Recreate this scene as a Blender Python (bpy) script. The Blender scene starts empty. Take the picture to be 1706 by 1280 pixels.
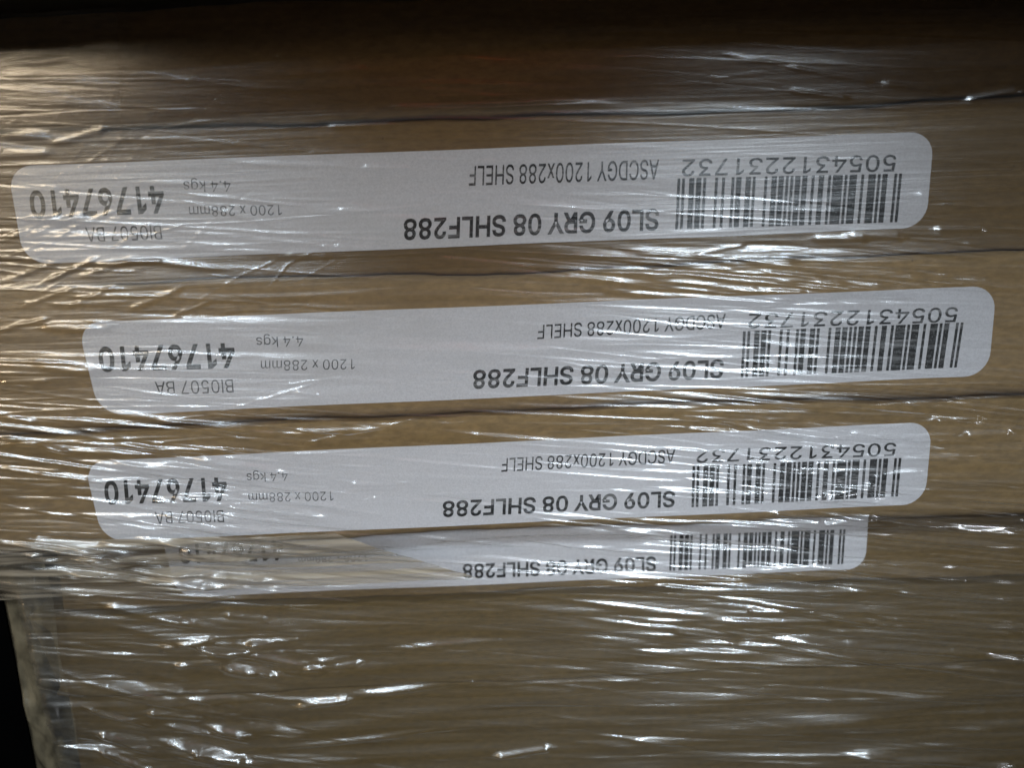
import bpy, math
import numpy as np
from mathutils import Vector, Matrix

S = bpy.context.scene
COL = S.collection

# ------------------------------------------------------------------ camera
F_PX, CAM_D, TILT, ROLL = 1350.0, 0.170, math.radians(13.0), math.radians(2.2)
_F = np.array([0, math.cos(TILT), -math.sin(TILT)])
_X = np.array([1.0, 0, 0])
_U0 = np.array([0, math.sin(TILT), math.cos(TILT)])
_R = math.cos(ROLL) * _X - math.sin(ROLL) * _U0
_U = math.sin(ROLL) * _X + math.cos(ROLL) * _U0
CAM = np.array([0.0, -CAM_D, 0.0])
cam_data = bpy.data.cameras.new('camera')
cam = bpy.data.objects.new('camera', cam_data)
COL.objects.link(cam)
m = Matrix.Identity(4)
for i in range(3):
    m[i][0], m[i][1], m[i][2], m[i][3] = _R[i], _U[i], -_F[i], CAM[i]
cam.matrix_world = m
cam_data.sensor_width = 36.0
cam_data.lens = 36.0 * F_PX / 1706.0
cam_data.clip_start, cam_data.clip_end = 0.005, 60.0
cam_data.dof.use_dof = True
cam_data.dof.focus_distance = 0.178
cam_data.dof.aperture_fstop = (cam_data.lens / 1000.0) / 0.0030
S.camera = cam


def at(px, py, y=0.0):
    """measured photo position (1706 x 1280) -> point of the upright plane at depth y"""
    d = _F + _R * ((px - 853.0) / F_PX) - _U * ((py - 640.0) / F_PX)
    return CAM + d * ((y + CAM_D) / d[1])


# ------------------------------------------------------------------ world, lamps, exposure
W = bpy.data.worlds.new('World')
S.world = W
W.use_nodes = True
_bg = W.node_tree.nodes['Background']
_tc = W.node_tree.nodes.new('ShaderNodeTexCoord')
_sp = W.node_tree.nodes.new('ShaderNodeSeparateXYZ')
_rp = W.node_tree.nodes.new('ShaderNodeValToRGB')
_rp.color_ramp.elements[0].position, _rp.color_ramp.elements[0].color = 0.30, (.016, .013, .010, 1)   # dim hall
_rp.color_ramp.elements[1].position, _rp.color_ramp.elements[1].color = 0.85, (.20, .215, .235, 1)      # pale ceiling
W.node_tree.links.new(_tc.outputs['Generated'], _sp.inputs[0])
W.node_tree.links.new(_sp.outputs['Z'], _rp.inputs[0])
W.node_tree.links.new(_rp.outputs[0], _bg.inputs[0])
_bg.inputs[1].default_value = 1.0


def lamp(name, loc, aim, size, power, color, spread=180):
    d = bpy.data.lights.new(name, 'AREA')
    d.shape = 'RECTANGLE'
    d.size, d.size_y = size
    d.energy, d.color = power, color
    d.spread = math.radians(spread)
    o = bpy.data.objects.new(name, d)
    COL.objects.link(o)
    o.location = loc
    o.rotation_euler = (Vector(aim) - Vector(loc)).to_track_quat('-Z', 'Y').to_euler()
    return o


lamp('side_fill', (0.95, -0.75, -0.09), (0.035, 0, -0.088), (0.08, 0.08), 0.0125, (0.86, 0.92, 1.0), 9.5)  # added cool fill, a narrow beam from far aside; not a known lamp
lamp('side_fill', (-0.95, -0.75, -0.09), (-0.030, 0, -0.048), (0.08, 0.08), 0.0085, (1.0, 0.72, 0.44), 11.0)  # added warm fill for the upper boxes, likewise invented
TUBES = []                                             # (x, distance in front, height, length)
for sx, aim, pw in ((0.31, 0.055, 1.3), (-0.40, -0.070, 0.72)):
    lamp('tube_lamp', (sx, -0.76, 0.52), (aim, 0, -0.100), (0.34, 0.035), 0.085 * pw, (0.78, 0.90, 1.0), 23)
    lamp('tube_lamp', (sx, -0.80, 0.30), (aim, 0, -0.105), (0.34, 0.035), 0.038 * pw, (0.78, 0.90, 1.0), 17)
    TUBES += [(sx, 0.76, 0.52, 0.34), (sx, 0.80, 0.30, 0.34)]
WARM = (-0.44, 0.50, 0.17, 0.22)
lamp('warm_lamp', (-0.44, -0.50, 0.17), (-0.09, 0, 0.008), (0.22, 0.08), 0.036, (1.0, 0.82, 0.58), 36)
RED = (0.0, 0.55, 0.22, 0.24)
lamp('red_lamp', (0.0, -0.55, 0.22), (0, 0, -0.01), (0.24, 0.016), 0.0013, (1.0, 0.10, 0.03), 40)
S.view_settings.view_transform = 'Standard'
S.view_settings.look = 'None'
S.view_settings.exposure = -0.10
S.view_settings.gamma = 1.0
S.view_settings.use_curve_mapping = False
S.cycles.use_denoising = True
S.cycles.caustics_reflective = False
S.cycles.caustics_refractive = False
S.cycles.sample_clamp_indirect = 4.0
S.cycles.transparent_max_bounces = 16


# ------------------------------------------------------------------ helpers
def mesh_obj(name, verts, faces, mat, parent=None, smooth=False):
    me = bpy.data.meshes.new(name)
    me.from_pydata([tuple(v) for v in verts], [], faces)
    if smooth:
        me.polygons.foreach_set('use_smooth', [True] * len(me.polygons))
    me.update()
    o = bpy.data.objects.new(name, me)
    if mat:
        me.materials.append(mat)
    COL.objects.link(o)
    o.parent = parent
    return o


def thing(name, label, cat, group=None, loc=(0, 0, 0)):
    o = bpy.data.objects.new(name, None)
    COL.objects.link(o)
    o.location = loc
    o.empty_display_size = 0.01
    o['label'], o['category'] = label, cat
    if group:
        o['group'] = group
    return o


class NT:
    def __init__(self, name):
        self.m = bpy.data.materials.new(name)
        self.m.use_nodes = True
        self.t = self.m.node_tree
        self.t.nodes.clear()
        self.out = self.n('ShaderNodeOutputMaterial')

    def n(self, typ, **kw):
        x = self.t.nodes.new(typ)
        for k, v in kw.items():
            if hasattr(x, k):
                setattr(x, k, v)
            else:
                x.inputs[k].default_value = v
        return x

    def l(self, a, b):
        self.t.links.new(a, b)

    def noise(self, scale, detail=3.0, rough=0.55, stretch=(1, 1, 1), src='Object'):
        tc = self.n('ShaderNodeTexCoord')
        mp = self.n('ShaderNodeMapping')
        mp.inputs['Scale'].default_value = stretch
        self.l(tc.outputs[src], mp.inputs['Vector'])
        nz = self.n('ShaderNodeTexNoise')
        nz.inputs['Scale'].default_value = scale
        nz.inputs['Detail'].default_value = detail
        nz.inputs['Roughness'].default_value = rough
        self.l(mp.outputs[0], nz.inputs['Vector'])
        return nz.outputs['Fac']

    def ramp(self, fac, stops):
        r = self.n('ShaderNodeValToRGB')
        e = r.color_ramp.elements
        while len(e) < len(stops):
            e.new(0.5)
        for k, (p, c) in enumerate(stops):
            e[k].position = p
            e[k].color = (*c, 1) if len(c) == 3 else c
        self.l(fac, r.inputs[0])
        return r.outputs[0]

    def mix(self, a, b, fac, mode='MIX'):
        x = self.n('ShaderNodeMix')
        x.data_type = 'RGBA'
        x.blend_type = mode
        for s, v in ((x.inputs[6], a), (x.inputs[7], b), (x.inputs[0], fac)):
            if hasattr(v, 'is_linked'):
                self.l(v, s)
            else:
                s.default_value = v
        return x.outputs[2]


def cardboard(name, base, seed):
    k = NT(name)
    b = k.n('ShaderNodeBsdfPrincipled')
    b.inputs['Roughness'].default_value = 0.82
    b.inputs['Specular IOR Level'].default_value = 0.25
    dark = tuple(c * 0.62 for c in base)
    light = tuple(c * 1.24 for c in base)
    fibre = k.ramp(k.noise(900 + seed * 13, 4, 0.6, (0.45, 1, 1)), [(0.30, tuple(c * .80 for c in base)), (0.7, light)])
    blot = k.noise(38 + seed * 3, 4, 0.62, (0.35, 1, 1.0))
    c1 = k.mix(fibre, (*dark, 1), k.ramp(blot, [(0.50, (0, 0, 0)), (0.80, (.75, .75, .75))]))
    film_shade = k.noise(150 + seed, 5, 0.7, (0.12, 1, 1.3))  # shadows of the film painted into the card as stretched dark streaks
    c2 = k.mix(c1, (*[c * .5 for c in base], 1), k.ramp(film_shade, [(0.52, (0, 0, 0)), (0.80, (.55, .55, .55))]))
    speck = k.noise(1500, 2, 0.5)
    c3 = k.mix(c2, (*[c * .35 for c in base], 1), k.ramp(speck, [(0.70, (0, 0, 0)), (0.78, (.6, .6, .6))]))
    k.l(c3, b.inputs['Base Color'])
    bp = k.n('ShaderNodeBump')
    bp.inputs['Strength'].default_value = 0.35
    bp.inputs['Distance'].default_value = 0.0006
    hn = k.noise(120, 5, 0.6, (0.35, 1, 1))
    k.l(hn, bp.inputs['Height'])
    k.l(bp.outputs[0], b.inputs['Normal'])
    k.l(b.outputs[0], k.out.inputs[0])
    return k.m


def paper_material():
    k = NT('label_paper')
    b = k.n('ShaderNodeBsdfPrincipled')
    b.inputs['Roughness'].default_value = 0.5
    b.inputs['Specular IOR Level'].default_value = 0.3
    c = k.ramp(k.noise(2600, 3, 0.6), [(0.3, (.61, .605, .64)), (0.7, (.75, .745, .785))])
    c = k.mix(c, (.52, .51, .51, 1), k.ramp(k.noise(60, 5, 0.65, (0.3, 1, 1)), [(0.52, (0, 0, 0)), (0.82, (.6, .6, .6))]))
    k.l(c, b.inputs['Base Color'])
    k.l(b.outputs[0], k.out.inputs[0])
    return k.m


def ink_material(name, tone, row_glare):
    """thermal print: black, with pale broken rows painted in for reflections on the film"""
    k = NT(name)
    b = k.n('ShaderNodeBsdfPrincipled')
    b.inputs['Roughness'].default_value = 0.55
    b.inputs['Specular IOR Level'].default_value = 0.3
    w = k.noise(700, 3, 0.6, (0.10, 1, 1.4))
    g = k.noise(3600, 2, 0.5)
    c = k.ramp(w, [(0.50, (tone, tone, tone * 1.04)), (0.50 + 0.5 * (1 - row_glare), (.42, .42, .43))])  # film reflections put into the ink colour as pale rows
    c = k.mix(c, (.36, .36, .37, 1), k.ramp(g, [(0.56, (0, 0, 0)), (0.74, (.5, .5, .5))]))
    k.l(c, b.inputs['Base Color'])
    k.l(b.outputs[0], k.out.inputs[0])
    return k.m


def plain(name, color, rough, spec=0.3, noise_scale=40):
    k = NT(name)
    b = k.n('ShaderNodeBsdfPrincipled')
    b.inputs['Roughness'].default_value = rough
    b.inputs['Specular IOR Level'].default_value = spec
    c = k.ramp(k.noise(noise_scale, 4), [(0.3, tuple(x * .7 for x in color)), (0.7, tuple(x * 1.2 for x in color))])
    k.l(c, b.inputs['Base Color'])
    k.l(b.outputs[0], k.out.inputs[0])
    return k.m


def film_material(name, gloss, milk, rough, sheen, milk_color=(.80, .80, .80), even=False):
    """clear stretch film: mostly transparent, sharp and drawn-out reflections, a faint milky body"""
    k = NT(name)
    tr = k.n('ShaderNodeBsdfTransparent')
    tr.inputs[0].default_value = (0.955, 0.95, 0.94, 1)
    # the plastic is drawn along the stack: hair-fine striations, a little aslant
    def striae(scale, sx, strength, dist, tilt):
        tc = k.n('ShaderNodeTexCoord')
        mp = k.n('ShaderNodeMapping')
        mp.inputs['Rotation'].default_value = (0, tilt, 0)
        mp.inputs['Scale'].default_value = (sx, 0.2, 1.0)
        k.l(tc.outputs['Object'], mp.inputs['Vector'])
        nz = k.n('ShaderNodeTexNoise')
        nz.inputs['Scale'].default_value = scale
        nz.inputs['Detail'].default_value = 4.0
        nz.inputs['Roughness'].default_value = 0.6
        k.l(mp.outputs[0], nz.inputs['Vector'])
        bp = k.n('ShaderNodeBump')
        bp.inputs['Strength'].default_value = strength
        bp.inputs['Distance'].default_value = dist
        k.l(nz.outputs['Fac'], bp.inputs['Height'])
        return bp, nz
    bp, _ = striae(1500, 0.03, 0.30, 0.00012, 0.05)
    bq, _ = striae(900, 0.016, 0.85, 0.00026, 0.07)
    gl = k.n('ShaderNodeBsdfGlossy')
    gl.inputs['Roughness'].default_value = rough
    gl.inputs['Color'].default_value = (1, 1, 1, 1)
    k.l(bp.outputs[0], gl.inputs['Normal'])
    ga = k.n('ShaderNodeBsdfAnisotropic')
    ga.inputs['Roughness'].default_value = 0.28
    ga.inputs['Anisotropy'].default_value = 0.55
    ga.inputs['Color'].default_value = (1, 1, 1, 1)
    cx = k.n('ShaderNodeCombineXYZ')
    cx.inputs[0].default_value = 1.0
    cx.inputs[2].default_value = -0.06
    k.l(cx.outputs[0], ga.inputs['Tangent'])
    k.l(bq.outputs[0], ga.inputs['Normal'])
    gm = k.n('ShaderNodeMixShader')
    gm.inputs[0].default_value = sheen
    k.l(gl.outputs[0], gm.inputs[1])
    k.l(ga.outputs[0], gm.inputs[2])
    df = k.n('ShaderNodeBsdfDiffuse')
    df.inputs['Color'].default_value = (*milk_color, 1)
    lw = k.n('ShaderNodeLayerWeight')                  # Schlick reflectance, the same from both sides of the sheet
    lw.inputs['Blend'].default_value = 0.5
    k.l(bp.outputs[0], lw.inputs['Normal'])
    p5 = k.n('ShaderNodeMath', operation='POWER')
    p5.inputs[1].default_value = 5.0
    k.l(lw.outputs['Facing'], p5.inputs[0])
    ma = k.n('ShaderNodeMath', operation='MULTIPLY_ADD')
    ma.inputs[1].default_value, ma.inputs[2].default_value = 0.9, 0.042
    k.l(p5.outputs[0], ma.inputs[0])
    mu = k.n('ShaderNodeMath', operation='MULTIPLY')
    mu.inputs[1].default_value = gloss
    k.l(ma.outputs[0], mu.inputs[0])
    mi = k.n('ShaderNodeMath', operation='MINIMUM')
    mi.inputs[1].default_value = 0.5
    k.l(mu.outputs[0], mi.inputs[0])
    # the milky body varies where the film lies in more or fewer layers
    _, nz = striae(520, 0.022, 0.1, 0.0001, 0.06)
    if even:
        mk = k.ramp(k.noise(110, 3, 0.6, (1.6, 1, .8)), [(0.35, (milk * .3,) * 3), (0.68, (milk * 2.2,) * 3)])
    else:
        mk = k.ramp(nz.outputs['Fac'], [(0.40, (milk * .10,) * 3), (0.74, (milk * 3.2,) * 3)])
    m1 = k.n('ShaderNodeMixShader')
    k.l(mk, m1.inputs[0])
    k.l(tr.outputs[0], m1.inputs[1])
    k.l(df.outputs[0], m1.inputs[2])
    m2 = k.n('ShaderNodeMixShader')
    k.l(mi.outputs[0], m2.inputs[0])
    k.l(m1.outputs[0], m2.inputs[1])
    k.l(gm.outputs[0], m2.inputs[2])
    k.l(m2.outputs[0], k.out.inputs[0])
    return k.m


# ------------------------------------------------------------------ the setting
wall_mat = plain('dark_wall', (.020, .018, .014), 0.9)
floor_mat = plain('concrete', (.10, .095, .09), 0.85)

def box_mesh(x0, x1, y0, y1, z0, z1):
    v = [(x, y, z) for x in (x0, x1) for y in (y0, y1) for z in (z0, z1)]
    f = [(0, 1, 3, 2), (4, 6, 7, 5), (0, 4, 5, 1), (2, 3, 7, 6), (0, 2, 6, 4), (1, 5, 7, 3)]
    return v, f

o = mesh_obj('back_wall', *box_mesh(-3, 3, 1.6, 1.7, -0.26, 2.0), wall_mat)
o['kind'] = 'structure'
o = mesh_obj('floor', *box_mesh(-3, 3, -2.5, 1.6, -0.30, -0.2602), floor_mat)
o['kind'] = 'structure'

# ------------------------------------------------------------------ the boxes
Y = {0: .0006, 1: .0022, 2: .0, 3: .0035, 4: .0165, 5: .0140, 6: .0150, -1: -.035}  # uppermost box pushed forward to shade those below
SEAM = {0: at(150, 17, Y[0])[2], 1: at(853, 193, Y[1])[2], 2: at(853, 452, Y[2])[2], 3: at(853, 691, Y[2])[2],
        4: at(853, 893, Y[3])[2], 5: at(853, 990, Y[4])[2], 6: at(853, 1136, Y[5])[2]}
CARD = {-1: cardboard('kraft_shaded', (.030, .024, .016), 1), 0: cardboard('kraft_top', (.175, .112, .043), 2),  # uppermost box: kraft with its shade put into the colour
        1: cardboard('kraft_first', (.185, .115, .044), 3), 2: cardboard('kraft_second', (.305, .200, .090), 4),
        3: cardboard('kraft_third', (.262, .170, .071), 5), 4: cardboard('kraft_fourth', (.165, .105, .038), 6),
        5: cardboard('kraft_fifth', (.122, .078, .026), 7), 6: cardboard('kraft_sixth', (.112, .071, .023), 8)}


def wave(x, seed):
    r = np.random.RandomState(100 + seed)
    z = np.zeros_like(x)
    for f, a in ((9, .45), (23, .30), (51, .16), (110, .09), (260, .05)):
        z += a * np.sin(x * f * (0.8 + .4 * r.rand()) * 2 * math.pi * 0.5 + r.rand() * 6.28)
    return z * 0.0011


def carton(idx, x0, x1, yf, depth, zb, zt, rad, parent, end_shift=None):
    """closed cardboard box lofted along x: rounded long edges that sag and wander"""
    n = 150
    xs = np.linspace(x0, x1, n)
    xs[1:4] = x0 + np.array([.0002, .0005, .0009])
    xs[-4:-1] = x1 - np.array([.0009, .0005, .0002])
    loop = []
    def arc(cy, cz, a0, a1, k=5):
        for t in np.linspace(a0, a1, k):
            loop.append((cy + rad * math.cos(t), cz + rad * math.sin(t)))
    yb = yf + depth
    zm = np.linspace(zt - rad, zb + rad, 14)[1:-1]
    arc(yf + rad, zt - rad, math.pi / 2, math.pi)
    for z in zm:
        loop.append((yf, z))
    arc(yf + rad, zb + rad, math.pi, 1.5 * math.pi)
    arc(yb - rad, zb + rad, 1.5 * math.pi, 2 * math.pi)
    arc(yb - rad, zt - rad, 0, math.pi / 2)
    loop = np.array(loop)
    M = len(loop)
    wt, wb = wave(xs, idx), wave(xs, idx + 1)
    verts = []
    h = zt - zb
    for i, x in enumerate(xs):
        e = min(i, n - 1 - i)
        pinch = (0.0, 0.5, 0.85, 1.0)[min(e, 3)]
        for y, z in loop:
            t = (z - zb) / h
            zz = z + wt[i] * t ** 4 + wb[i] * (1 - t) ** 4
            yy = y + (1 - pinch) * (0.0008 if y < yf + depth / 2 else -0.0008)
            xx = x
            if end_shift and i < 40:
                xx = x + end_shift(t) * (1 - i / 40.0) ** 2
            verts.append((xx, yy, zz))
    faces = []
    for i in range(n - 1):
        for j in range(M):
            k = (j + 1) % M
            faces.append((i * M + j, i * M + k, (i + 1) * M + k, (i + 1) * M + j))
    faces.append(tuple(range(M))[::-1])
    faces.append(tuple((n - 1) * M + j for j in range(M)))
    return mesh_obj('carton', verts, faces, CARD[idx], parent, smooth=True)


GROUP = 'flat cardboard boxes in the wrapped stack'
LABELS = {
    -1: 'dark box edge across the very top of the photo',
    0: 'dark brown box without a label, set back above the topmost labelled box',
    1: 'brown box with the greyish label, topmost of the four labelled boxes',
    2: 'brown box with the brightest and sharpest label, second labelled box from the top',
    3: 'brown box with its barcode under white glare, overhanging the half hidden label',
    4: 'recessed box whose label is half hidden under the box above',
    5: 'plain brown box with a dented corner beside the black post, below the labelled boxes',
    6: 'plain brown box at the bottom of the stack, lowest in the photo',
}
left5 = at(84, 1090, Y[5])[0]
left6 = at(112, 1230, Y[6])[0]
left4 = at(96, 975, Y[4])[0]
BOX = {}
g = 0.00012
spec = {
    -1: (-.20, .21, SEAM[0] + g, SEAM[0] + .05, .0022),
    0: (-.19, .22, SEAM[1] + g, SEAM[0] - g, .0007),
    1: (-.19, .20, SEAM[2] + g, SEAM[1] - g, .0009),
    2: (-.185, .205, SEAM[3] + g, SEAM[2] - g, .0032),
    3: (-.19, .20, SEAM[4] + g, SEAM[3] - g, .0030),
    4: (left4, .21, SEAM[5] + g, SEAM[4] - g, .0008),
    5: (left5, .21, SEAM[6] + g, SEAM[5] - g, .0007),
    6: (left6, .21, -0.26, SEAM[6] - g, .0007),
}
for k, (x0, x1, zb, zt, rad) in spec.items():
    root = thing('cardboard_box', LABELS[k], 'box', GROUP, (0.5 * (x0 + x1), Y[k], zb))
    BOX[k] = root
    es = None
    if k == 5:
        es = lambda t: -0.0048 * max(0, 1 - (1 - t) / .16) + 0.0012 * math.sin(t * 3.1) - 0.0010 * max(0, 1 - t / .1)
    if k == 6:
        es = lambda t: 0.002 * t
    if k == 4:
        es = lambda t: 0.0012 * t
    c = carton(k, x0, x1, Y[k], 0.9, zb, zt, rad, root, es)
    c.location = -root.location


x1b, zb_, zt_b = at(112, 1000, .03)[0], -0.26, at(40, 905, .03)[2]
root = thing('cardboard_box', 'dim brown box behind the slack film at the lower left corner', 'box', None, (x1b - .1, .03, zb_))
v, f = box_mesh(x1b - .22, x1b - .012, .03, .4, zb_, zt_b)
c = mesh_obj('carton', v, f, cardboard('kraft_behind', (.33, .27, .17), 11), root)
c.location = -root.location
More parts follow.
